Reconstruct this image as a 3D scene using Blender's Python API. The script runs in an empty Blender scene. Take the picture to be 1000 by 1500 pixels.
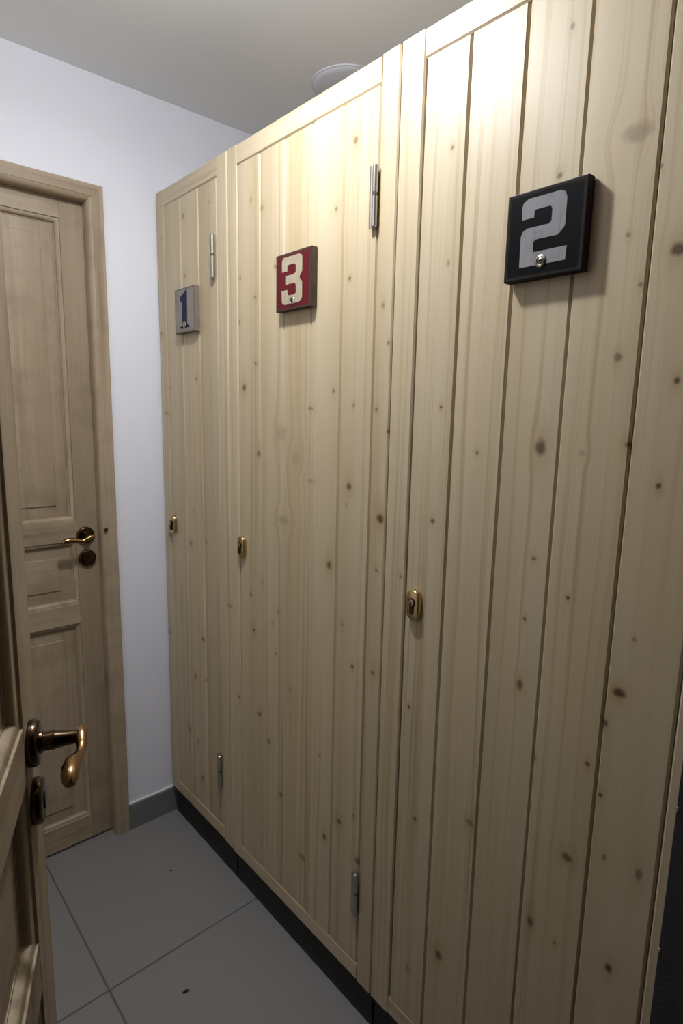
import bpy, bmesh, math, random
from mathutils import Vector, Matrix, Euler

random.seed(7)
scene = bpy.context.scene
COL = scene.collection

# ------------------------------------------------------------------ camera
CAM = Vector((-0.8529, -1.8502, 1.4577))
YAW, PITCH, ROLL, FPX = -0.7297, -0.1652, 0.0211, 856.37
fwd = Vector((-math.sin(YAW)*math.cos(PITCH), math.cos(YAW)*math.cos(PITCH), math.sin(PITCH)))
right = Vector((math.cos(YAW), math.sin(YAW), 0))
up = right.cross(fwd)
r2 = right*math.cos(ROLL) + up*math.sin(ROLL)
u2 = -right*math.sin(ROLL) + up*math.cos(ROLL)
cam_data = bpy.data.cameras.new('camera')
cam = bpy.data.objects.new('camera', cam_data)
COL.objects.link(cam)
cam.matrix_world = Matrix(((r2.x, u2.x, -fwd.x, CAM.x), (r2.y, u2.y, -fwd.y, CAM.y),
                           (r2.z, u2.z, -fwd.z, CAM.z), (0, 0, 0, 1)))
cam_data.sensor_fit = 'HORIZONTAL'
cam_data.sensor_width = 24.0
cam_data.lens = FPX*24.0/1000.0
cam_data.clip_start = 0.01
scene.camera = cam

# ------------------------------------------------------------------ world, exposure
world = bpy.data.worlds.new('world')
scene.world = world
world.use_nodes = True
world.node_tree.nodes['Background'].inputs[0].default_value = (0.80, 0.88, 1.0, 1)
world.node_tree.nodes['Background'].inputs[1].default_value = 0.002
scene.view_settings.view_transform = 'Standard'
scene.view_settings.look = 'None'
scene.view_settings.gamma = 1.0
scene.view_settings.use_curve_mapping = False
scene.view_settings.exposure = 0.0
LAMP_POS = (-0.35, -0.91, 2.325)
LAMP_POWER = 12.3
LAMP_DOWN_POWER = 6.9
LAMP_COLOR = (0.93, 0.955, 1.0)

# ------------------------------------------------------------------ material helpers
def new_mat(name):
    m = bpy.data.materials.new(name)
    m.use_nodes = True
    nt = m.node_tree
    b = nt.nodes['Principled BSDF']
    return m, nt, b

def N(nt, t, **kw):
    n = nt.nodes.new(t)
    for k, v in kw.items():
        setattr(n, k, v)
    return n

def math_node(nt, op, a, b=None, c=None, clamp=False):
    n = N(nt, 'ShaderNodeMath', operation=op, use_clamp=clamp)
    for i, v in enumerate((a, b, c)):
        if v is None: continue
        if isinstance(v, (int, float)): n.inputs[i].default_value = v
        else: nt.links.new(v, n.inputs[i])
    return n.outputs[0]

def mix_col(nt, fac, a, b, mode='MIX'):
    n = N(nt, 'ShaderNodeMix', data_type='RGBA', blend_type=mode)
    n.clamp_factor = True
    for sock, v in ((n.inputs['Factor'], fac), (n.inputs[6], a), (n.inputs[7], b)):
        if isinstance(v, (int, float)): sock.default_value = v
        elif isinstance(v, tuple): sock.default_value = v if len(v) == 4 else v + (1,)
        else: nt.links.new(v, sock)
    return n.outputs[2]

def noise(nt, vec, scale, detail=3.0, rough=0.55):
    n = N(nt, 'ShaderNodeTexNoise')
    n.inputs['Scale'].default_value = scale
    n.inputs['Detail'].default_value = detail
    n.inputs['Roughness'].default_value = rough
    if vec is not None: nt.links.new(vec, n.inputs['Vector'])
    return n.outputs['Fac']

def ramp(nt, fac, stops):
    n = N(nt, 'ShaderNodeValToRGB')
    el = n.color_ramp.elements
    while len(el) < len(stops): el.new(0.5)
    for e, (p, c) in zip(el, stops):
        e.position = p
        e.color = c if len(c) == 4 else tuple(c) + (1,)
    nt.links.new(fac, n.inputs[0])
    return n.outputs[0]

def mapped(nt, vec, scale, offset=None):
    n = N(nt, 'ShaderNodeMapping')
    n.inputs['Scale'].default_value = scale
    if offset is not None:
        if isinstance(offset, tuple): n.inputs['Location'].default_value = offset
        else: nt.links.new(offset, n.inputs['Location'])
    nt.links.new(vec, n.inputs['Vector'])
    return n.outputs[0]

def bump(nt, b, height, strength, dist):
    n = N(nt, 'ShaderNodeBump')
    n.inputs['Strength'].default_value = strength
    n.inputs['Distance'].default_value = dist
    nt.links.new(height, n.inputs['Height'])
    nt.links.new(n.outputs[0], b.inputs['Normal'])

def pine(name, knots, seed, tone=1.0, horizontal=False):
    """Clear-finished pine; knots = (y, z, half width, half height, darkness) in metres on the front face."""
    m, nt, b = new_mat(name)
    pos = N(nt, 'ShaderNodeNewGeometry').outputs['Position']
    sep = N(nt, 'ShaderNodeSeparateXYZ'); nt.links.new(pos, sep.inputs[0])
    a, c = sep.outputs[1], sep.outputs[2]
    core = halo = None
    warp = None
    # slow waviness of the grain
    wob = noise(nt, mapped(nt, pos, (0, 6, 0.9), (seed, seed*2.3, seed*1.7)), 1.0, 2)
    rag = noise(nt, mapped(nt, pos, (90, 90, 60), (seed, 0, 0)), 1.0, 2)
    ragged = math_node(nt, 'MULTIPLY_ADD', rag, 0.9, -0.45)
    for (ky, kz, rw, rh, s) in knots:
        dy = math_node(nt, 'SUBTRACT', a, ky)
        dz = math_node(nt, 'SUBTRACT', c, kz)
        ey = math_node(nt, 'MULTIPLY', dy, 1.0/max(rw*0.85, 0.003))
        ez = math_node(nt, 'MULTIPLY', dz, 1.0/max(rh*0.85, 0.003))
        d2 = math_node(nt, 'MULTIPLY_ADD', ez, ez, math_node(nt, 'MULTIPLY', ey, ey))
        d = math_node(nt, 'SQRT', d2)
        dr = math_node(nt, 'ADD', d, ragged)
        k1 = math_node(nt, 'MULTIPLY', math_node(nt, 'MULTIPLY_ADD', dr, -1.15, 1.65, clamp=True), s)
        core = k1 if core is None else math_node(nt, 'MAXIMUM', core, k1)
        ez2 = math_node(nt, 'MULTIPLY', dz, 1.0/max(rh*3.4, 0.012))
        ey2 = math_node(nt, 'MULTIPLY', dy, 1.0/max(rw*1.9, 0.006))
        h2 = math_node(nt, 'MULTIPLY_ADD', ez2, ez2, math_node(nt, 'MULTIPLY', ey2, ey2))
        g = math_node(nt, 'EXPONENT', math_node(nt, 'MULTIPLY', h2, -1.0))
        gs = math_node(nt, 'MULTIPLY', g, s)
        halo = gs if halo is None else math_node(nt, 'MAXIMUM', halo, gs)
        w = math_node(nt, 'MULTIPLY', math_node(nt, 'MULTIPLY', g, dy), -0.8)
        warp = w if warp is None else math_node(nt, 'ADD', warp, w)
    comb = N(nt, 'ShaderNodeCombineXYZ')
    ya = math_node(nt, 'MULTIPLY_ADD', wob, 0.035, a)
    if warp is not None: ya = math_node(nt, 'ADD', ya, warp)
    nt.links.new(ya, comb.inputs[1]); nt.links.new(c, comb.inputs[2])
    gv = comb.outputs[0]
    sc1 = (0, 1.2, 60) if horizontal else (0, 60, 0.55)
    sc2 = (0, 5, 330) if horizontal else (0, 330, 2.2)
    sc3 = (0, 0.8, 14) if horizontal else (0, 14, 0.35)
    n1 = noise(nt, mapped(nt, gv, sc1, (seed, seed, 0)), 1.0, 3)
    n2 = noise(nt, mapped(nt, gv, sc2, (0, seed, seed)), 1.0, 2)
    n3 = noise(nt, mapped(nt, gv, sc3, (seed, 3, seed)), 1.0, 2)
    light = (0.530*tone, 0.440*tone, 0.296*tone)
    mid = (0.455*tone, 0.355*tone, 0.208*tone)
    dark = (0.34*tone, 0.250*tone, 0.138*tone)
    col = ramp(nt, n1, [(0.30, light), (0.52, light), (0.62, mid), (0.74, dark)])
    col = mix_col(nt, math_node(nt, 'MULTIPLY_ADD', n3, 2.4, -0.95, clamp=True), col, mid)
    fine = math_node(nt, 'MULTIPLY_ADD', n2, 2.2, -1.15, clamp=True)
    col = mix_col(nt, math_node(nt, 'MULTIPLY', fine, 0.45), col, dark)
    if halo is not None:
        col = mix_col(nt, math_node(nt, 'MULTIPLY', halo, 0.60), col, (0.36*tone, 0.245*tone, 0.11*tone))
        col = mix_col(nt, core, col, (0.100, 0.056, 0.024))
    nt.links.new(col, b.inputs['Base Color'])
    b.inputs['Roughness'].default_value = 0.44
    b.inputs['Specular IOR Level'].default_value = 0.48
    bump(nt, b, n2, 0.05, 0.0008)
    return m

def door_wood(name, horizontal=False, tone=1.0):
    """Brown stained hardwood with staves."""
    m, nt, b = new_mat(name)
    obj = N(nt, 'ShaderNodeTexCoord').outputs['Object']
    info = N(nt, 'ShaderNodeObjectInfo').outputs['Random']
    off = N(nt, 'ShaderNodeCombineXYZ')
    r10 = math_node(nt, 'MULTIPLY', info, 37.0)
    for i in range(3): nt.links.new(r10, off.inputs[i])
    vec = obj
    if horizontal:
        s1, s2, s3 = (0.9, 20, 30), (4, 150, 260), (0.5, 3, 9.5)
    else:
        s1, s2, s3 = (30, 20, 0.9), (260, 150, 4), (9.5, 3, 0.25)
    n1 = noise(nt, mapped(nt, vec, s1, off.outputs[0]), 1.0, 4)
    n2 = noise(nt, mapped(nt, vec, s2, off.outputs[0]), 1.0, 2)
    n3 = noise(nt, mapped(nt, vec, s3, off.outputs[0]), 1.0, 1)
    blot = noise(nt, mapped(nt, vec, (9, 9, 9), off.outputs[0]), 1.0, 4, 0.6)
    light = (0.385*tone, 0.302*tone, 0.204*tone)
    mid = (0.305*tone, 0.231*tone, 0.150*tone)
    dark = (0.170*tone, 0.120*tone, 0.073*tone)
    col = ramp(nt, n1, [(0.30, light), (0.5, light), (0.62, mid), (0.78, dark)])
    col = mix_col(nt, math_node(nt, 'MULTIPLY_ADD', n3, 4.0, -1.9, clamp=True), col, mid)
    col = mix_col(nt, math_node(nt, 'MULTIPLY_ADD', blot, 2.0, -0.98, clamp=True), col, dark)
    col = mix_col(nt, math_node(nt, 'MULTIPLY', math_node(nt, 'MULTIPLY_ADD', n2, 2.0, -0.95, clamp=True), 0.5), col, dark)
    nt.links.new(col, b.inputs['Base Color'])
    b.inputs['Roughness'].default_value = 0.48
    b.inputs['Specular IOR Level'].default_value = 0.4
    bump(nt, b, n2, 0.08, 0.0006)
    return m

def paint(name, color, rough=0.8, var=0.03, nscale=6, bstr=0.05):
    m, nt, b = new_mat(name)
    obj = N(nt, 'ShaderNodeTexCoord').outputs['Object']
    n1 = noise(nt, obj, nscale, 3)
    n2 = noise(nt, obj, 260, 2)
    c2 = tuple(max(0, x*(1-var*2)) for x in color)
    col = mix_col(nt, n1, color, c2)
    nt.links.new(col, b.inputs['Base Color'])
    b.inputs['Roughness'].default_value = rough
    b.inputs['Specular IOR Level'].default_value = 0.3
    bump(nt, b, n2, bstr, 0.001)
    return m

def metal(name, color, rough, stain=None):
    m, nt, b = new_mat(name)
    obj = N(nt, 'ShaderNodeTexCoord').outputs['Object']
    n1 = noise(nt, obj, 60, 3)
    col = mix_col(nt, n1, color, stain or tuple(x*0.8 for x in color))
    nt.links.new(col, b.inputs['Base Color'])
    b.inputs['Metallic'].default_value = 1.0
    b.inputs['Roughness'].default_value = rough
    return m

def worn_paint(name, base, worn, amount, rough=0.5, scale=24, edge=None):
    """Painted board with worn, scuffed patches; edge = (ylo, yhi, zlo, zhi, colour) rubbed rim in object space."""
    m, nt, b = new_mat(name)
    obj = N(nt, 'ShaderNodeTexCoord').outputs['Object']
    n1 = noise(nt, obj, scale, 5, 0.65)
    n2 = noise(nt, mapped(nt, obj, (1, 1, 0.15)), scale*4, 3)
    f = math_node(nt, 'MULTIPLY_ADD', math_node(nt, 'MULTIPLY_ADD', n2, 0.4, n1), 3.0, -2.9 + amount*2.0, clamp=True)
    col = mix_col(nt, f, base, worn)
    if edge:
        hw, hh, ec = edge
        sep = N(nt, 'ShaderNodeSeparateXYZ'); nt.links.new(obj, sep.inputs[0])
        ey = math_node(nt, 'SUBTRACT', hw, math_node(nt, 'ABSOLUTE', sep.outputs[1]))
        ez = math_node(nt, 'SUBTRACT', hh, math_node(nt, 'ABSOLUTE', sep.outputs[2]))
        e = math_node(nt, 'MINIMUM', ey, ez)
        ef = math_node(nt, 'MULTIPLY_ADD', math_node(nt, 'MULTIPLY_ADD', n1, 0.006, e), -320.0, 3.1, clamp=True)
        col = mix_col(nt, ef, col, ec)
    nt.links.new(col, b.inputs['Base Color'])
    b.inputs['Roughness'].default_value = rough
    b.inputs['Specular IOR Level'].default_value = 0.07
    bump(nt, b, n1, 0.1, 0.001)
    return m

M = {}
M['wall'] = paint('white_wall_paint', (0.80, 0.805, 0.86), 0.85, 0.01, 2.5)
M['ceiling'] = paint('ceiling_paint', (0.82, 0.82, 0.81), 0.9, 0.01, 2.0)
M['tile'] = paint('grey_tile', (0.222, 0.214, 0.205), 0.42, 0.05, 3.0, 0.03)
M['grout'] = paint('dark_grout', (0.125, 0.125, 0.12), 0.9, 0.1, 40)
M['skirting'] = paint('grey_skirting_tile', (0.185, 0.187, 0.185), 0.45, 0.05, 5.0, 0.03)
M['caulk'] = paint('white_caulk', (0.75, 0.75, 0.76), 0.6)
M['plinth'] = paint('charcoal_plinth', (0.035, 0.034, 0.033), 0.8)
M['jamb'] = paint('shade_toned_wall_paint', (0.105, 0.105, 0.120), 0.8, 0.08, 20, 0.3)  # shade on the unlit doorway wall, put into its base colour as dark grey
M['fleck'] = paint('chipped_plaster', (0.5, 0.5, 0.52), 0.9)
M['brass'] = metal('brass', (0.62, 0.47, 0.22), 0.28)
M['bronze'] = metal('bronzed_brass', (0.36, 0.23, 0.105), 0.20, (0.24, 0.14, 0.06))
M['dark_bronze'] = metal('dark_bronze', (0.10, 0.066, 0.040), 0.22, (0.06, 0.037, 0.02))
M['steel'] = metal('satin_steel', (0.56, 0.53, 0.47), 0.32)
M['dark_steel'] = metal('dark_steel', (0.22, 0.21, 0.19), 0.4)
M['zinc'] = metal('screw_zinc', (0.62, 0.58, 0.46), 0.25)
M['black'] = paint('black_slot', (0.008, 0.007, 0.006), 0.9)
M['carcass'] = paint('carcass_board', (0.52, 0.44, 0.32), 0.6, 0.05, 8)
M['lamp_white'] = paint('lamp_white', (0.66, 0.67, 0.72), 0.5)
M['door_v'] = door_wood('door_wood_upright')
M['door_h'] = door_wood('door_wood_crosswise', horizontal=True)
M['frame_v'] = door_wood('frame_wood_upright', tone=1.03)
M['frame_h'] = door_wood('frame_wood_crosswise', horizontal=True, tone=1.03)
M['dirt'] = paint('dirt', (0.03, 0.024, 0.018), 0.9, 0.2, 200)

em, ent, eb = new_mat('lamp_glow')
eb.inputs['Base Color'].default_value = (0.9, 0.9, 0.9, 1)
eb.inputs['Emission Color'].default_value = LAMP_COLOR + (1,)
eb.inputs['Emission Strength'].default_value = 8.0
M['glow'] = em

# ------------------------------------------------------------------ mesh helpers
def mesh_obj(name, verts, faces, mat, parent=None, smooth=False, loc=None):
    me = bpy.data.meshes.new(name)
    me.from_pydata([tuple(v) for v in verts], [], faces)
    bm = bmesh.new(); bm.from_mesh(me)
    bmesh.ops.recalc_face_normals(bm, faces=bm.faces)
    bm.to_mesh(me); bm.free()
    me.materials.append(mat)
    if smooth:
        for p in me.polygons: p.use_smooth = True
        try: me.set_sharp_from_angle(angle=math.radians(40))
        except Exception: pass
    o = bpy.data.objects.new(name, me)
    COL.objects.link(o)
    if parent is not None: o.parent = parent
    if loc is not None: o.location = loc
    return o

def empty(name, loc, rz=0.0):
    o = bpy.data.objects.new(name, None)
    o.empty_display_size = 0.1
    COL.objects.link(o)
    o.location = loc
    o.rotation_euler = (0, 0, rz)
    return o

def tag(o, label=None, cat=None, group=None, kind=None):
    if label: o['label'] = label
    if cat: o['category'] = cat
    if group: o['group'] = group
    if kind: o['kind'] = kind
    return o

def boxes(lst):
    V, F = [], []
    for (x0, x1, y0, y1, z0, z1) in lst:
        b = len(V)
        V += [(x0,y0,z0),(x1,y0,z0),(x1,y1,z0),(x0,y1,z0),(x0,y0,z1),(x1,y0,z1),(x1,y1,z1),(x0,y1,z1)]
        F += [tuple(b+i for i in f) for f in ((0,1,2,3),(4,5,6,7),(0,1,5,4),(1,2,6,5),(2,3,7,6),(3,0,4,7))]
    return V, F

def prism(profile, fn, a, b):
    """profile: closed list of 2-D points; fn(p, t) -> 3-D."""
    n = len(profile)
    V = [fn(p, a) for p in profile] + [fn(p, b) for p in profile]
    F = [tuple(range(n)), tuple(range(n, 2*n))] + [(i, (i+1) % n, n+(i+1) % n, n+i) for i in range(n)]
    return V, F

def add(vf, vf2):
    V, F = vf
    b = len(V)
    return V + vf2[0], F + [tuple(b+i for i in f) for f in vf2[1]]

def board_z(y0, y1, z0, z1, x0, th, ch=0.0035, chd=0.003):
    """upright board facing -X, front at x0, long edges chamfered (y0 > y1)."""
    prof = [(x0+th, y0), (x0+chd, y0), (x0, y0-ch), (x0, y1+ch), (x0+chd, y1), (x0+th, y1)]
    return prism(prof, lambda p, t: (p[0], p[1], t), z0, z1)

def rail_y(y0, y1, z0, z1, x0, th, chb=0.0035, cht=0.0035, chd=0.003):
    prof = [(x0+th, z0), (x0+chd, z0), (x0, z0+chb), (x0, z1-cht), (x0+chd, z1), (x0+th, z1)]
    return prism(prof, lambda p, t: (p[0], t, p[1]), y0, y1)

def lathe(profile, seg=24, axis='z', center=(0, 0, 0), direction=1):
    """profile list of (r, h) revolved around axis."""
    V, F = [], []
    n = len(profile)
    for i in range(seg):
        a = 2*math.pi*i/seg
        for (r, h) in profile:
            c, s = r*math.cos(a), r*math.sin(a)
            h2 = h*direction
            p = {'z': (c, s, h2), 'x': (h2, c, s), 'y': (c, h2, s)}[axis]
            V.append((p[0]+center[0], p[1]+center[1], p[2]+center[2]))
    for i in range(seg):
        j = (i+1) % seg
        for k in range(n-1):
            F.append((i*n+k, j*n+k, j*n+k+1, i*n+k+1))
    if profile[0][0] > 1e-6: F.append(tuple(i*n for i in range(seg)))
    if profile[-1][0] > 1e-6: F.append(tuple(i*n+n-1 for i in range(seg)))
    return V, F

def sweep(path, radii, seg=14):
    """Tube along path; radii = (vertical, sideways) per point."""
    V, F = [], []
    n = len(path)
    for i, p in enumerate(path):
        p = Vector(p)
        t = Vector(path[min(i+1, n-1)]) - Vector(path[max(i-1, 0)])
        t.normalize()
        up_ = Vector((0, 0, 1))
        side = t.cross(up_)
        if side.length < 1e-4: side = Vector((0, 1, 0))
        side.normalize()
        v = side.cross(t).normalized()
        for k in range(seg):
            a = 2*math.pi*k/seg
            V.append(tuple(p + v*(radii[i][0]*math.cos(a)) + side*(radii[i][1]*math.sin(a))))
    for i in range(n-1):
        for k in range(seg):
            k2 = (k+1) % seg
            F.append((i*seg+k, i*seg+k2, (i+1)*seg+k2, (i+1)*seg+k))
    F.append(tuple(range(seg)))
    F.append(tuple((n-1)*seg+k for k in range(seg)))
    return V, F

def ring_profile(x0, x1, z0, z1, prof, close=False):
    """Rectangular ring in the XZ plane swept with profile (inset, depth y); optional cap."""
    V, F = [], []
    for (ins, dep) in prof:
        V += [(x0+ins, dep, z0+ins), (x1-ins, dep, z0+ins), (x1-ins, dep, z1-ins), (x0+ins, dep, z1-ins)]
    for i in range(len(prof)-1):
        for k in range(4):
            k2 = (k+1) % 4
            F.append((4*i+k, 4*i+k2, 4*i+4+k2, 4*i+4+k))
    if close:
        b = 4*(len(prof)-1)
        F.append((b, b+1, b+2, b+3))
        F.append((0, 1, 2, 3))
    return V, F

# ------------------------------------------------------------------ room shell
XL, XR = -1.00, 0.62         # left wall, right wall
YB, YF = 0.012, -1.695       # back wall face, front wall inner face
ZC = 2.40
# back wall with a doorway
V, F = boxes([(-0.190, XR+0.12, YB, YB+0.14, 0, ZC), (-0.830, -0.190, YB, YB+0.14, 2.062, ZC), (XL-0.12, -0.830, YB, YB+0.14, 0, ZC)])
tag(mesh_obj('wall_back', V, F, M['wall']), 'smooth white wall behind the closed door and cupboards', kind='structure')
V, F = boxes([(XL-0.12, XL, YF-0.12, YB, 0, ZC)])
tag(mesh_obj('wall_left', V, F, M['wall']), 'white wall beside the open door', kind='structure')
V, F = boxes([(XR, XR+0.12, YF-0.12, YB, 0, ZC)])
tag(mesh_obj('wall_right', V, F, M['wall']), 'white wall behind the cupboards', kind='structure')
JX = -0.2885
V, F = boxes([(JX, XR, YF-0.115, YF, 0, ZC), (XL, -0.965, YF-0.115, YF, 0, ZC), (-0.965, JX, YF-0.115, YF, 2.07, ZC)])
wf = tag(mesh_obj('wall_front', V, F, M['jamb']), 'doorway wall at the end of the cupboards, its shade coloured in as dark grey', kind='structure')
V, F = boxes([(XL-0.12, XR+0.12, YF-0.115, YB+0.14, ZC, ZC+0.1)])
tag(mesh_obj('ceiling', V, F, M['ceiling']), 'plain off-white ceiling', kind='structure')
# chips along the doorway corner
random.seed(3)
for i in range(9):
    z = 0.62 + i*0.115 + random.uniform(-0.03, 0.03)
    s = random.uniform(0.0004, 0.0009)
    V, F = boxes([(JX-s, JX+0.001, YF-0.0015, YF+s*0.6, z, z+random.uniform(0.002, 0.006))])
    mesh_obj('plaster_chip', V, F, M['fleck'], wf)

# floor: grout bed with tiles
V, F = boxes([(XL-0.12, XR+0.12, -2.80, YB+0.14, -0.06, -0.0022)])
floor = tag(mesh_obj('floor', V, F, M['grout']), 'floor of large matt grey square tiles', kind='structure')
G = 0.0021
xs = [XL+0.001, -0.430, 0.170, XR-0.001]
ys = [YB-0.001+0.09, -0.530, -1.130, -1.730, -2.330, -2.79]
def tile_mesh(x0, x1, y0, y1):
    c = 0.0012
    V = [(x0,y0,-0.010),(x1,y0,-0.010),(x1,y1,-0.010),(x0,y1,-0.010),
         (x0,y0,-c),(x1,y0,-c),(x1,y1,-c),(x0,y1,-c),
         (x0+c,y0+c,0),(x1-c,y0+c,0),(x1-c,y1-c,0),(x0+c,y1-c,0)]
    F = [(0,1,2,3),(8,9,10,11)]
    for b in (0, 4):
        F += [(b+i, b+(i+1) % 4, b+4+(i+1) % 4, b+4+i) for i in range(4)]
    return V, F
for i in range(len(xs)-1):
    for j in range(len(ys)-1):
        V, F = tile_mesh(xs[i]+G, xs[i+1]-G, ys[j+1]+G, ys[j]-G)
        mesh_obj('tile', V, F, M['tile'], floor)

# grey tile skirting on the back wall
V, F = prism([(YB, 0.0), (YB-0.010, 0.0), (YB-0.010, 0.091), (YB-0.008, 0.094), (YB, 0.094)],
             lambda p, t: (t, p[0], p[1]), -0.1595, 0.60)
bb = tag(mesh_obj('baseboard_back', V, F, M['skirting']), 'grey tile skirting under the white back wall', kind='structure')
V, F = boxes([(-0.1595, 0.60, YB-0.0075, YB-0.0002, 0.0942, 0.0975)])
mesh_obj('caulk_line', V, F, M['caulk'], bb)

# ------------------------------------------------------------------ far door frame
def casing_piece(name, mat, parent, path):
    # (offset from opening edge outward, y) profile, swept along the given mitred path
    prof = [(0.047, YB), (0.047, 0.001), (0.046, 0.0), (0.0145, 0.0), (0.0135, 0.0015), (0.0125, 0.0015), (0.0110, 0.002),
            (0.0070, 0.004), (0.0030, 0.009), (0.0008, 0.015), (0.0, 0.022), (0.0, 0.0435),
            (0.0185, 0.0435), (0.0185, 0.0880), (0.0200, 0.0880), (0.0200, YB)]
    n = len(prof)
    V, F = [], []
    for (fn) in path:
        V += [fn(o, y) for (o, y) in prof]
    F = [tuple(range(n)), tuple(range(n, 2*n))] + [(i, (i+1) % n, n+(i+1) % n, n+i) for i in range(n)]
    return mesh_obj(name, V, F, mat, parent, smooth=True)
OX1, OX0, OZ = -0.2085, -0.8115, 2.053     # visible opening edges
fr = tag(empty('trim_1', ((OX0+OX1)/2, YB, 0)), 'brown moulded wooden frame around the closed panelled door', kind='structure')
P0 = Vector(fr.location)
def rel(v): return tuple(Vector(v) - P0)
casing_piece('jamb', M['frame_v'], fr, [lambda o, y: rel((OX1+o, y, 0.0)), lambda o, y: rel((OX1+o, y, OZ+o))])
casing_piece('jamb', M['frame_v'], fr, [lambda o, y: rel((OX0-o, y, 0.0)), lambda o, y: rel((OX0-o, y, OZ+o))])
casing_piece('head', M['frame_h'], fr, [lambda o, y: rel((OX0-o, y, OZ+o)), lambda o, y: rel((OX1+o, y, OZ+o))])
V, F = lathe([(0.0045, 0), (0.0045, 0.004), (0.006, 0.006), (0.006, 0.011), (0.004, 0.013), (0, 0.013)], 14, 'y', rel((-0.1985, 0.0055, 1.083)), -1)
mesh_obj('buffer_knob', V, F, M['dark_bronze'], fr, True)

# ------------------------------------------------------------------ panelled doors
DW, DH, DT = 0.63, 2.045, 0.040
ST = 0.080
RZ = [(0.008, 0.092), (0.778, 0.842), (1.047, 1.112), (2.000, 2.053)]   # rails: bottom, lower lock, upper lock, top
def lever_handle(parent, cx, cz, drop=0.074):
    # round rose, neck, lever toward the hinge side
    V, F = lathe([(0.026, 0), (0.0265, 0.002), (0.0265, 0.008), (0.0245, 0.0105), (0.021, 0.0115), (0.013, 0.0115), (0.0125, 0.014), (0.0105, 0.015), (0, 0.015)], 32, 'y', (cx, -0.0002, cz), -1)
    rose = mesh_obj('rose', V, F, M['dark_bronze'], parent, True)
    V, F = lathe([(0.0105, 0.012), (0.0105, 0.024), (0.0112, 0.0245), (0.0112, 0.0265), (0.0100, 0.027), (0.0085, 0.040), (0.0078, 0.050), (0.0082, 0.058), (0, 0.058)], 24, 'y', (cx, 0, cz), -1)
    mesh_obj('neck', V, F, M['dark_bronze'], parent, True)
    path, rad = [], []
    ctrl = [(0.0095, 0.003, -0.052, 0.0040, 0.004), (0.0085, 0.003, -0.053, 0.0072, 0.0065), (0.004, 0.002, -0.054, 0.0085, 0.0075), (-0.004, 0.0, -0.055, 0.0085, 0.0070), (-0.014, -0.004, -0.056, 0.0072, 0.0060),
            (-0.024, -0.007, -0.0555, 0.0060, 0.0052), (-0.034, -0.0075, -0.054, 0.0062, 0.0060), (-0.046, -0.0055, -0.0515, 0.0078, 0.0078),
            (-0.058, -0.0035, -0.0495, 0.0092, 0.0090), (-0.070, -0.003, -0.0485, 0.0098, 0.0096), (-0.081, -0.004, -0.0485, 0.0092, 0.0092),
            (-0.090, -0.006, -0.049, 0.0075, 0.0076), (-0.0955, -0.008, -0.0495, 0.0048, 0.005), (-0.097, -0.0085, -0.0497, 0.0015, 0.0015)]
    for (dx, dz, y, rv, rs) in ctrl:
        path.append((cx+(dx if dx > 0 else dx*0.88), y, cz+dz)); rad.append((rv, rs))
    V, F = sweep(path, rad, 18)
    mesh_obj('lever', V, F, M['bronze'], parent, True)
    # keyhole rose below
    V, F = lathe([(0.026, 0), (0.0265, 0.002), (0.0265, 0.008), (0.0245, 0.0105), (0.021, 0.0115), (0.0, 0.0105)], 32, 'y', (cx+0.002, -0.0002, cz-drop), -1)
    r2_ = mesh_obj('keyhole_rose', V, F, M['dark_bronze'], parent, True)
    V, F = lathe([(0.0045, 0.0108), (0.0045, 0.0122), (0, 0.0122)], 16, 'y', (cx+0.002, 0, cz-drop+0.005), -1)
    VF = add((V, F), boxes([(cx-0.0002, cx+0.0042, -0.0122, -0.0108, cz-drop-0.011, cz-drop+0.005)]))
    mesh_obj('keyhole', VF[0], VF[1], M['black'], r2_)
    return rose

def panelled_door(name, loc, rz, label, hz):
    """origin at hinge-side bottom corner of the seen face; x to the latch side, +y into the leaf."""
    d = tag(empty(name, loc, rz), label, 'door', kind='structure')
    g = 0.0004
    for x0, x1 in ((0.0, ST), (DW-ST, DW)):
        V, F = boxes([(x0, x1, 0, DT, RZ[0][0], RZ[3][1])])
        mesh_obj('stile', V, F, M['door_v'], d)
    for z0, z1 in RZ:
        V, F = boxes([(ST+g, DW-ST-g, 0.0003, DT, z0, z1)])
        mesh_obj('rail', V, F, M['door_h'], d)
    mold = [(0.0, 0.0003), (0.0010, 0.0030), (0.0035, 0.0033), (0.0070, 0.0045), (0.0100, 0.0072), (0.0118, 0.0108), (0.0126, 0.0145), (0.0150, 0.0150), (0.0156, 0.0185)]
    for i in range(3):
        z0, z1 = RZ[i][1]+g, RZ[i+1][0]-g
        x0, x1 = ST+g, DW-ST-g
        V, F = ring_profile(x0, x1, z0, z1, mold)
        p = None
        ins = 0.0157
        raised = [(0.0, 0.0345), (0.0, 0.0160), (0.0340, 0.0150), (0.0344, 0.0122), (0.0360, 0.0115)]
        V2, F2 = ring_profile(x0+ins, x1-ins, z0+ins, z1-ins, raised, True)
        p = mesh_obj('panel', V2, F2, M['door_h'] if i == 1 else M['door_v'], d)
        mesh_obj('moulding', V, F, M['door_v'], d, True)
    lever_handle(d, DW-0.054, hz)
    return d

panelled_door('door_1', (OX1+0.0150-DW, 0.0455, 0), 0.0, 'closed brown panelled door in the white back wall', 1.064)
PHI = math.radians(22.0)
AZ = math.radians(12.75)
L = Vector((CAM.x + 0.76*math.sin(AZ), CAM.y + 0.76*math.cos(AZ)))
hinge = L - DW*Vector((math.sin(PHI), math.cos(PHI)))
panelled_door('door_2', (hinge.x, hinge.y, 0), math.pi/2 - PHI, 'brown panelled door standing open beside the doorway', 1.080)

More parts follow.
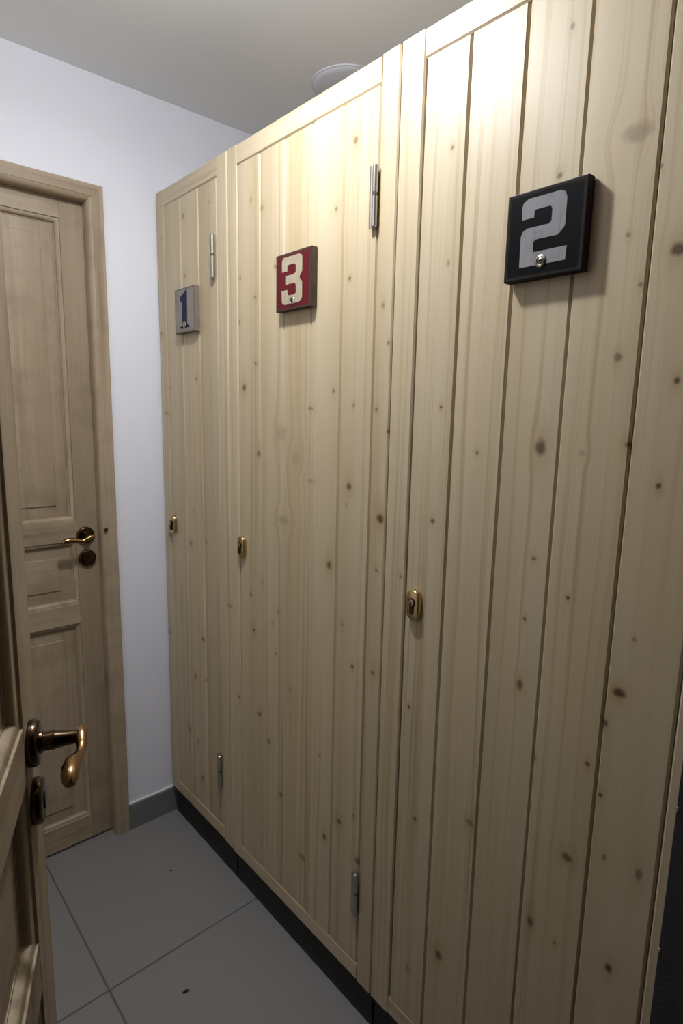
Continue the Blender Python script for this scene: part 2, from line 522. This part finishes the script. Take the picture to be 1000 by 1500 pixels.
# ------------------------------------------------------------------ pine cupboards
KNOTS = [(-0.178, 2.016, 0.0085, 0.0075, 0.5), (-0.18, 1.851, 0.009, 0.0075, 0.4), (-0.033, 1.984, 0.0045, 0.0045, 0.4), (-0.018, 1.7, 0.005, 0.003, 0.8),
(-0.239, 1.553, 0.004, 0.005, 1.0), (-0.5, 1.522, 0.01, 0.009, 0.8), (-0.536, 1.975, 0.0045, 0.0055, 0.5), (-0.581, 1.946, 0.009, 0.007, 0.4),
(-0.474, 1.902, 0.0035, 0.0045, 0.5), (-0.484, 1.8, 0.0045, 0.005, 0.5), (-0.553, 1.744, 0.005, 0.004, 0.7), (-0.479, 1.69, 0.005, 0.0065, 0.6),
(-0.555, 1.582, 0.005, 0.0035, 0.6), (-0.328, 2.019, 0.0035, 0.0025, 0.4), (-0.066, 1.532, 0.005, 0.0055, 0.4), (-0.037, 1.449, 0.0075, 0.0035, 0.9),
(-0.037, 1.049, 0.0105, 0.0095, 0.7), (-0.204, 1.151, 0.0045, 0.0055, 0.5), (-0.182, 1.044, 0.0095, 0.009, 0.6), (-0.279, 1.068, 0.004, 0.003, 0.9),
(-0.419, 0.9, 0.0135, 0.0025, 0.5), (-0.25, 0.744, 0.009, 0.007, 0.9), (-0.194, 0.599, 0.0095, 0.0075, 0.7), (-0.263, 0.611, 0.0045, 0.0035, 0.8),
(-0.142, 0.392, 0.01, 0.01, 0.6), (-0.204, 0.373, 0.007, 0.0075, 0.6), (-0.227, 0.25, 0.007, 0.01, 0.7), (-0.528, 0.962, 0.005, 0.004, 0.9), (-0.541,
0.863, 0.0065, 0.006, 0.9), (-0.657, 0.948, 0.0045, 0.004, 0.5), (-0.629, 0.907, 0.003, 0.0035, 0.6), (-0.015, 0.698, 0.0055, 0.005, 0.8), (-0.463,
0.634, 0.004, 0.0045, 1.0), (-0.567, 0.623, 0.0085, 0.0075, 0.6), (-0.614, 0.56, 0.0085, 0.0095, 0.6), (-0.669, 0.429, 0.006, 0.0075, 0.7), (-0.914,
1.996, 0.008, 0.008, 0.7), (-0.859, 1.881, 0.0045, 0.0045, 0.6), (-0.905, 1.736, 0.0045, 0.004, 0.8), (-0.639, 1.803, 0.0045, 0.0045, 0.8), (-1.006,
1.67, 0.004, 0.0055, 0.5), (-1.162, 1.723, 0.0045, 0.0055, 0.4), (-0.567, 1.352, 0.0065, 0.009, 0.7), (-0.666, 1.41, 0.023, 0.022, 0.22), (-0.781,
1.47, 0.0115, 0.0025, 0.5), (-0.861, 1.508, 0.0045, 0.005, 0.6), (-0.917, 1.304, 0.008, 0.0085, 0.9), (-0.91, 1.263, 0.0025, 0.003, 0.6), (-0.926,
1.477, 0.003, 0.003, 0.8), (-0.996, 1.469, 0.004, 0.003, 0.8), (-1.031, 1.426, 0.0055, 0.004, 0.7), (-1.016, 1.247, 0.0105, 0.0105, 1.0), (-1.024,
1.598, 0.0025, 0.0025, 0.8), (-0.856, 1.114, 0.0095, 0.01, 0.8), (-1.01, 1.135, 0.004, 0.0035, 0.8), (-1.079, 1.137, 0.0025, 0.002, 0.7), (-0.676,
1.193, 0.026, 0.012, 0.25), (-0.781, 1.302, 0.018, 0.0045, 0.3), (-0.581, 1.01, 0.005, 0.0035, 0.7), (-0.725, 1.352, 0.019, 0.016, 0.15), (-0.905,
0.985, 0.0045, 0.005, 0.5), (-0.942, 0.896, 0.0055, 0.0055, 0.9), (-1.008, 0.906, 0.006, 0.0055, 0.7), (-0.832, 0.624, 0.004, 0.004, 0.6), (-0.91,
0.488, 0.0085, 0.0075, 0.9), (-0.856, 0.414, 0.008, 0.0095, 0.9), (-0.766, 0.298, 0.0135, 0.007, 0.6), (-0.96, 0.531, 0.0035, 0.0025, 0.9), (-0.976,
0.422, 0.0095, 0.0095, 0.7), (-0.648, 0.829, 0.0045, 0.004, 0.6), (-0.709, 0.752, 0.0045, 0.005, 0.5), (-1.115, 0.87, 0.0045, 0.0045, 0.9), (-0.987,
0.772, 0.0035, 0.003, 0.8), (-1.145, 0.631, 0.0045, 0.005, 0.9), (-1.278, 0.7, 0.0095, 0.007, 0.6), (-1.222, 0.364, 0.0085, 0.01, 0.9), (-1.143,
0.269, 0.005, 0.005, 0.6), (-1.359, 1.01, 0.006, 0.0095, 0.8), (-1.397, 0.891, 0.0025, 0.003, 1.0), (-1.486, 0.925, 0.0045, 0.004, 0.9), (-1.522,
1.058, 0.009, 0.0075, 1.0), (-1.506, 1.003, 0.0045, 0.006, 0.9), (-1.51, 0.884, 0.003, 0.0035, 1.0), (-1.468, 0.748, 0.01, 0.0075, 0.8), (-1.525,
0.785, 0.003, 0.005, 0.7), (-1.577, 0.79, 0.0055, 0.011, 0.6), (-1.414, 0.588, 0.0065, 0.011, 0.8), (-1.46, 0.58, 0.0035, 0.003, 0.6), (-1.55, 0.604,
0.006, 0.009, 1.0), (-1.161, 1.475, 0.003, 0.0025, 0.9), (-1.245, 1.397, 0.002, 0.0015, 0.8), (-1.154, 1.263, 0.0055, 0.005, 0.8), (-1.364, 1.413,
0.01, 0.014, 0.9), (-1.367, 1.232, 0.0045, 0.0025, 0.8), (-1.359, 1.127, 0.003, 0.002, 0.8), (-1.473, 1.545, 0.0065, 0.0065, 0.7), (-1.433, 1.408,
0.0075, 0.006, 0.25), (-1.499, 1.424, 0.005, 0.0055, 0.9), (-1.545, 1.37, 0.004, 0.005, 1.0), (-1.553, 1.511, 0.0045, 0.0055, 1.0), (-1.431, 1.182,
0.003, 0.003, 0.9), (-1.535, 1.146, 0.002, 0.003, 0.5), (-1.364, 2.008, 0.0035, 0.005, 0.7), (-1.362, 1.812, 0.005, 0.005, 0.9), (-1.159, 1.91, 0.004,
0.0035, 0.8), (-1.472, 1.837, 0.0215, 0.013, 0.4), (-1.504, 1.786, 0.002, 0.003, 0.8), (-1.537, 1.677, 0.01, 0.0085, 1.0), (-1.471, 1.708, 0.0035,
0.003, 0.6), (-1.494, 1.64, 0.0025, 0.003, 0.7)]
ZT = 2.120
def knots_in(y0, y1, z0=0.1, z1=2.2):
    return [k for k in KNOTS if y1-k[2] < k[0] < y0+k[2] and z0 < k[1] < z1]

mat_count = [0]
def pine_for(y0, y1, z0, z1, horizontal=False):
    mat_count[0] += 1
    i = mat_count[0]
    rnd = random.Random(i*13)
    return pine('pine_%02d' % i, knots_in(y0, y1, z0, z1), 1.37*i + 2.1, rnd.uniform(0.94, 1.06), horizontal)

def make_hinge(door, y, z0, x=-0.0065):
    h = 0.115
    rb = 0.0058
    mid = z0 + h*0.52
    # leaf tube fixed to the frame behind the pin barrel
    V, F = prism([(0.0045*math.cos(a), 0.0055*math.sin(a)) for a in [2*math.pi*k/16 for k in range(16)]],
                 lambda p, t: (x+0.0015+p[0], y+0.0078+p[1], t), z0+0.001, z0+h-0.001)
    hg = mesh_obj('hinge', V, F, M['steel'], door, True)
    for nm, a, b in (('lower', z0, mid-0.0022), ('upper', mid+0.0022, z0+h)):
        e = 0.0025
        V, F = lathe([(0.003, a), (rb, a+e), (rb, b-e if nm == 'upper' else b), (0.003 if nm == 'upper' else rb, b)], 20, 'z', (x-0.001, y-0.003, 0))
        mesh_obj('hinge_knuckle', V, F, M['steel'], door, True)
    V, F = lathe([(0.0047, mid-0.0021), (0.0047, mid+0.0021)], 16, 'z', (x-0.001, y-0.003, 0))
    mesh_obj('hinge_washer', V, F, M['dark_steel'], door, True)

def stadium(hw, hh, n=10):
    pts = []
    for k in range(n+1):
        a = math.pi*k/n
        pts.append((hw*math.cos(a), hh-hw+hw*math.sin(a)))
    for k in range(n+1):
        a = math.pi + math.pi*k/n
        pts.append((hw*math.cos(a), -hh+hw+hw*math.sin(a)))
    return pts

def make_lock(door, y, z, turn, face=0.0015):
    # oval brass escutcheon
    hw, hh = 0.0165, 0.0315
    V, F = [], []
    prof = [(0.0, face), (0.0, face-0.0085), (0.0008, face-0.0105), (0.0028, face-0.0118)]
    n = len(stadium(hw, hh))
    for (ins, x) in prof:
        V += [(x, y+a, z+b) for a, b in stadium(hw-ins, hh-ins)]
    for i in range(len(prof)-1):
        F += [(i*n+k, i*n+(k+1) % n, (i+1)*n+(k+1) % n, (i+1)*n+k) for k in range(n)]
    F += [tuple(range(n)), tuple((len(prof)-1)*n+k for k in range(n))]
    mesh_obj('lock_plate', V, F, M['brass'], door, True)
    # opening and profile cylinder
    def euro(r, w, low, top):
        pts = []
        for k in range(15):
            a = math.radians(-50) + math.radians(280)*k/14
            pts.append((r*math.cos(a), top+r*math.sin(a)))
        pts += [(-w, low+w), (-w*0.6, low+0.3*w), (0, low), (w*0.6, low+0.3*w), (w, low+w)]
        return pts
    xf = face-0.0118
    V, F = prism(euro(0.0094, 0.0058, -0.020, 0.0055), lambda p, t: (t, y+p[0], z+p[1]), xf-0.0006, xf+0.0004)
    mesh_obj('lock_opening', V, F, M['black'], door)
    V, F = prism(euro(0.0082, 0.0046, -0.0185, 0.0055), lambda p, t: (t, y+0.0006+p[0], z+p[1]), xf-turn, xf-0.0004)
    mesh_obj('lock_cylinder', V, F, M['dark_bronze'], door, True)
    V, F = lathe([(0.0062, 0), (0.0062, 0.0012), (0.0056, 0.0016), (0, 0.0016)], 20, 'x', (xf-turn, y+0.0006, z+0.0055), -1)
    mesh_obj('key_plug', V, F, M['brass'], door, True)
    V, F = boxes([(xf-turn-0.0021, xf-turn-0.0016, y-0.0002, y+0.0014, z+0.0010, z+0.0100)])
    mesh_obj('key_slot', V, F, M['black'], door)

def cupboard(label, y0, y1, zb, d0, d1, grooves, lock_y, hinge_y, plug):
    c = tag(empty('cupboard', (0, (y0+y1)/2, 0)), label, 'cupboard', 'pine cupboards in a row')
    org = Vector(c.location)
    def fix(o):
        o.location = tuple(-org) if o.parent is c else (0, 0, 0)
        return o
    s = 0.0011
    th = 0.020
    zr0, zr1 = zb + 0.043, 2.0725
    for (a, b) in ((y0-s, d0+0.0010), (d1-0.0010, y1+s)):
        V, F = board_z(a, b, zb, ZT, 0.0, th, 0.0028, 0.0028)
        fix(mesh_obj('stile', V, F, pine_for(a, b, zb, ZT), c))
    V, F = rail_y(d0+0.0004, d1-0.0004, zr1, ZT-0.0006, 0.0006, th-0.001, 0.0034, 0.0008)
    fix(mesh_obj('top_rail', V, F, pine_for(d0, d1, zr1, ZT, True), c))
    V, F = rail_y(d0+0.0004, d1-0.0004, zb+0.0006, zr0, 0.0006, th-0.001, 0.0008, 0.0034)
    fix(mesh_obj('bottom_rail', V, F, pine_for(d0, d1, zb, zr0, True), c))
    # carcass behind
    bx, dp = 0.0225, 0.56
    V, F = boxes([(bx, dp, y0-s, y0-0.018, zb, ZT-0.002), (bx, dp, y1+0.018, y1+s, zb, ZT-0.002),
                  (bx, dp, y0-0.0185, y1+0.0185, ZT-0.020, ZT-0.002), (bx, dp, y0-0.0185, y1+0.0185, zb, zb+0.018),
                  (dp-0.006, dp, y0-0.0185, y1+0.0185, zb+0.0185, ZT-0.0205)])
    fix(mesh_obj('carcass', V, F, M['carcass'], c))
    V, F = boxes([(0.014, 0.030, y0-0.004, y1+0.004, 0.0005, zb-0.022)])
    fix(mesh_obj('plinth', V, F, M['plinth'], c))
    for (fx, fy) in ((0.07, y0-0.05), (0.07, y1+0.05), (0.50, y0-0.05), (0.50, y1+0.05)):
        V, F = lathe([(0.022, 0.0005), (0.022, 0.008), (0.014, 0.014), (0.014, zb-0.012), (0.024, zb-0.008), (0.024, zb-0.0004)], 16, 'z', (fx, fy, 0))
        fix(mesh_obj('foot', V, F, M['black'], c))
    # door leaf: backing plus tongue-and-groove boards
    g = 0.0016
    V, F = boxes([(0.0172, 0.0222, d0-g, d1+g, zr0+g, zr1-g)])
    door = fix(mesh_obj('door', V, F, M['carcass'], c))
    ed = [d0-g] + list(grooves) + [d1+g]
    for i in range(len(ed)-1):
        a = ed[i] - (0.0004 if i else 0)
        b = ed[i+1] + (0.0004 if i < len(ed)-2 else 0)
        rx = 0.0016 + 0.0004*((i*7) % 3 - 1)
        V, F = board_z(a, b, zr0+g, zr1-g, rx, 0.0172-rx-0.0002, 0.0034, 0.0038)
        fix(mesh_obj('board', V, F, pine_for(a, b, zr0, zr1), door))
    make_lock(door, lock_y, 1.090, plug)
    make_hinge(door, hinge_y, 1.816)
    make_hinge(door, hinge_y, 0.285)
    return c

cupboard('narrow pine plank cupboard in the corner, marked with the blue number one', 0.0, -0.4237, 0.109, -0.052, -0.3690,
         (-0.1585, -0.2640), -0.074, -0.3560, 0.0065)
cupboard('wide pine plank cupboard between two others, marked with the red number sign', -0.4237, -1.0324, 0.105, -0.4720, -0.9830,
         (-0.5740, -0.6760, -0.7790, -0.8810), -0.4900, -0.9790, 0.0022)
cupboard('wide pine plank cupboard next to the dark doorway wall, marked with the black number sign', -1.0324, -1.6560, 0.105, -1.0911, -1.6017,
         (-1.1883, -1.2923, -1.3947, -1.5020), -1.1210, -1.5990, 0.0010)

# ------------------------------------------------------------------ number signs
TWO = [(0.027, 0.087), (0.0255, 0.104), (0.028, 0.111), (0.036, 0.1155), (0.088, 0.1155), (0.095, 0.112), (0.098, 0.104), (0.098, 0.067), (0.096, 0.063), (0.088, 0.0552), (0.051, 0.0552), (0.0485, 0.052), (0.049, 0.0375), (0.103, 0.0375), (0.102, 0.018), (0.027, 0.018), (0.0265, 0.063), (0.029, 0.070), (0.037, 0.0735), (0.072, 0.0735), (0.076, 0.077), (0.076, 0.094), (0.073, 0.098), (0.050, 0.098), (0.047, 0.096), (0.047, 0.087)]
THREE = [(0.024, 0.085), (0.0245, 0.110), (0.030, 0.116), (0.089, 0.116), (0.097, 0.113), (0.1, 0.108), (0.1, 0.078), (0.091, 0.068), (0.091, 0.064), (0.1, 0.056), (0.1, 0.022), (0.095, 0.016), (0.088, 0.0135), (0.037, 0.0125), (0.027, 0.015), (0.024, 0.022), (0.023, 0.0445), (0.0445, 0.0445), (0.046, 0.036), (0.050, 0.032), (0.074, 0.032), (0.078, 0.036), (0.077, 0.052), (0.074, 0.056), (0.050, 0.057), (0.041, 0.055), (0.040, 0.0755), (0.069, 0.0755), (0.077, 0.079), (0.077, 0.094), (0.073, 0.098), (0.051, 0.0985), (0.045, 0.096), (0.045, 0.085)]
ONE = [(0.074, 0.1185), (0.0775, 0.1185), (0.0755, 0.022), (0.088, 0.019), (0.088, 0.0135), (0.031, 0.0135), (0.031, 0.018), (0.0455, 0.0205), (0.047, 0.088), (0.036, 0.089), (0.0355, 0.103)]

def sign(label, y0, y1, z0, z1, th, face_mat, side_mat, digit, digit_mat, screw, screw_mat):
    cy, cz = (y0+y1)/2, (z0+z1)/2
    s = tag(empty('number_sign', (-0.0006, cy, cz)), label, 'sign', 'painted number signs on the cupboard doors')
    hw, hh = (y0-y1)/2, (z1-z0)/2
    e = 0.0016
    V, F = [], []
    for (x, ins) in ((0, 0), (-th+e, 0)):
        V += [(x, -hw+ins, -hh+ins), (x, hw-ins, -hh+ins), (x, hw-ins, hh-ins), (x, -hw+ins, hh-ins)]
    F = [(0, 1, 2, 3), (4, 5, 6, 7)] + [(i, (i+1) % 4, 4+(i+1) % 4, 4+i) for i in range(4)]
    mesh_obj('board', V, F, side_mat, s)
    V = []
    for (x, ins) in ((-th+e, 0), (-th+0.0004, 0.0005), (-th, 0.0016)):
        V += [(x, -hw+ins, -hh+ins), (x, hw-ins, -hh+ins), (x, hw-ins, hh-ins), (x, -hw+ins, hh-ins)]
    F = [(8, 9, 10, 11)] + [(b+i, b+(i+1) % 4, b+4+(i+1) % 4, b+4+i) for b in (0, 4) for i in range(4)]
    mesh_obj('painted_face', V, F, face_mat, s)
    V, F = prism(digit, lambda p, t: (t, y0-p[0]-cy, z0+p[1]-cz), -th-0.0005, -th+0.0002)
    mesh_obj('numeral', V, F, digit_mat, s)
    sy, sz = screw[0]-cy, screw[1]-cz
    V, F = lathe([(0.0094, 0.0004), (0.0094, 0.0010), (0.0082, 0.0022), (0.0064, 0.0028), (0.0054, 0.0022), (0.0050, 0.0012)], 26, 'x', (-th, sy, sz), -1)
    mesh_obj('cup_washer', V, F, screw_mat, s, True)
    V, F = lathe([(0.0048, 0.0007), (0.0048, 0.0018), (0.0035, 0.0025), (0, 0.0028)], 22, 'x', (-th, sy, sz), -1)
    sc = mesh_obj('screw', V, F, M['dark_steel'], s, True)
    a, b = 0.0007, 0.0030
    V, F = boxes([(-th-0.0031, -th-0.0018, sy-a, sy+a, sz-b, sz+b), (-th-0.0031, -th-0.0018, sy-b, sy-a, sz-a, sz+a), (-th-0.0031, -th-0.0018, sy+a, sy+b, sz-a, sz+a)])
    mesh_obj('cross_slot', V, F, M['black'], sc)
    return s

rim = (0.061, 0.0625)
grey_face = worn_paint('sign_grey_paint', (0.275, 0.255, 0.225), (0.195, 0.160, 0.135), 0.48, 0.5, 30, (0.061, 0.063, (0.17, 0.145, 0.12)))
grey_side = worn_paint('sign_grey_edge', (0.20, 0.165, 0.13), (0.15, 0.12, 0.095), 0.5, 0.6, 40)
red_face = worn_paint('sign_red_paint', (0.098, 0.013, 0.016), (0.045, 0.014, 0.016), 0.25, 0.42, 30, (0.066, 0.0625, (0.055, 0.037, 0.030)))
red_side = worn_paint('sign_red_edge', (0.10, 0.075, 0.05), (0.06, 0.04, 0.03), 0.5, 0.6, 40)
black_face = worn_paint('sign_black_paint', (0.0025, 0.0025, 0.0030), (0.020, 0.020, 0.021), 0.10, 0.42, 35, (0.064, 0.0635, (0.022, 0.019, 0.017)))
black_side = worn_paint('sign_black_edge', (0.035, 0.022, 0.018), (0.02, 0.014, 0.012), 0.5, 0.6, 40)
blue_num = worn_paint('numeral_blue', (0.018, 0.019, 0.058), (0.02, 0.018, 0.034), 0.35, 0.45, 40)
cream_num = worn_paint('numeral_cream', (0.37, 0.32, 0.225), (0.29, 0.245, 0.17), 0.45, 0.45, 40)
silver_num = worn_paint('numeral_silver', (0.255, 0.250, 0.258), (0.17, 0.167, 0.172), 0.45, 0.35, 30)
sign('grey square wooden sign with a blue number one', -0.148, -0.270, 1.686, 1.812, 0.0160, grey_face, grey_side, ONE, blue_num, (-0.207, 1.709), M['zinc'])
sign('dark red square wooden sign with a cream number three', -0.668, -0.800, 1.692, 1.817, 0.0160, red_face, red_side, THREE, cream_num, (-0.731, 1.711), M['zinc'])
sign('black square wooden sign with a silver-grey number two', -1.290, -1.418, 1.668, 1.795, 0.0180, black_face, black_side, TWO, silver_num, (-1.353, 1.691), M['zinc'])

# ------------------------------------------------------------------ ceiling fixtures
dl = tag(empty('ceiling_light', (0.390, -0.448, ZC)), 'unlit round grey dome light on the ceiling above the cupboards', 'ceiling light')
V, F = lathe([(0.1045, -0.0005), (0.1045, -0.0035), (0.1015, -0.0045), (0.1000, -0.0045)], 48, 'z')
mesh_obj('base_ring', V, F, M['lamp_white'], dl, True)
V, F = lathe([(0.0995, -0.0008), (0.0995, -0.005), (0.096, -0.0075), (0.085, -0.010), (0.060, -0.013), (0.030, -0.0145), (0, -0.015)], 48, 'z')
mesh_obj('diffuser', V, F, M['lamp_white'], dl, True)

lamp = tag(empty('ceiling_lamp', (LAMP_POS[0], LAMP_POS[1], ZC)), 'lit round white ceiling lamp over the passage', 'ceiling light')
V, F = lathe([(0.048, -0.0006), (0.048, -0.012), (0.034, -0.020), (0.020, -0.026), (0, -0.026)], 40, 'z')
mesh_obj('lamp_holder', V, F, M['lamp_white'], lamp, True)
V, F = lathe([(0, -0.0265), (0.012, -0.0265), (0.012, -0.030), (0, -0.030)], 24, 'z')
mesh_obj('bulb_cap', V, F, M['glow'], lamp, True)
ld = bpy.data.lights.new('lamp_light', 'POINT')
ld.shadow_soft_size = 0.042
ld.energy = LAMP_POWER
ld.color = LAMP_COLOR
lo = bpy.data.objects.new('lamp_light', ld)
COL.objects.link(lo)
lo.parent = lamp
lo.location = (0, 0, LAMP_POS[2]-ZC)

rd = bpy.data.lights.new('reflector_light', 'AREA')
rd.shape = 'DISK'
rd.size = 0.08
rd.energy = LAMP_DOWN_POWER
rd.color = LAMP_COLOR
ro = bpy.data.objects.new('reflector_light', rd)
COL.objects.link(ro)
ro.parent = lamp
ro.location = (0, 0, LAMP_POS[2]-ZC-0.045)

# ------------------------------------------------------------------ bits of dirt on the floor
def blob(name, loc, ln, wd, h, rz, label):
    V, F = [], []
    rings = [(-1.0, 0.15), (-0.7, 0.65), (-0.2, 1.0), (0.3, 0.85), (0.75, 0.4), (1.0, 0.1)]
    seg = 8
    for (t, r) in rings:
        for k in range(seg):
            a = 2*math.pi*k/seg
            V.append((t*ln/2, r*wd/2*math.cos(a), h/2 + r*h/2*math.sin(a)))
    for i in range(len(rings)-1):
        F += [(i*seg+k, i*seg+(k+1) % seg, (i+1)*seg+(k+1) % seg, (i+1)*seg+k) for k in range(seg)]
    F += [tuple(range(seg)), tuple((len(rings)-1)*seg+k for k in range(seg))]
    o = mesh_obj(name, V, F, M['dirt'], None, True, (loc[0], loc[1], 0.0002))
    o.rotation_euler = (0, 0, rz)
    return tag(o, label, 'dirt')
blob('dirt_crumb', (-0.135, -0.262), 0.010, 0.004, 0.003, math.radians(-20), 'tiny black crumb on the grey tile by the skirting')
blob('dirt_crumb', (-0.285, -0.660), 0.017, 0.008, 0.005, math.radians(-10), 'larger dark brown crumb on the grey tile near the grout crossing')
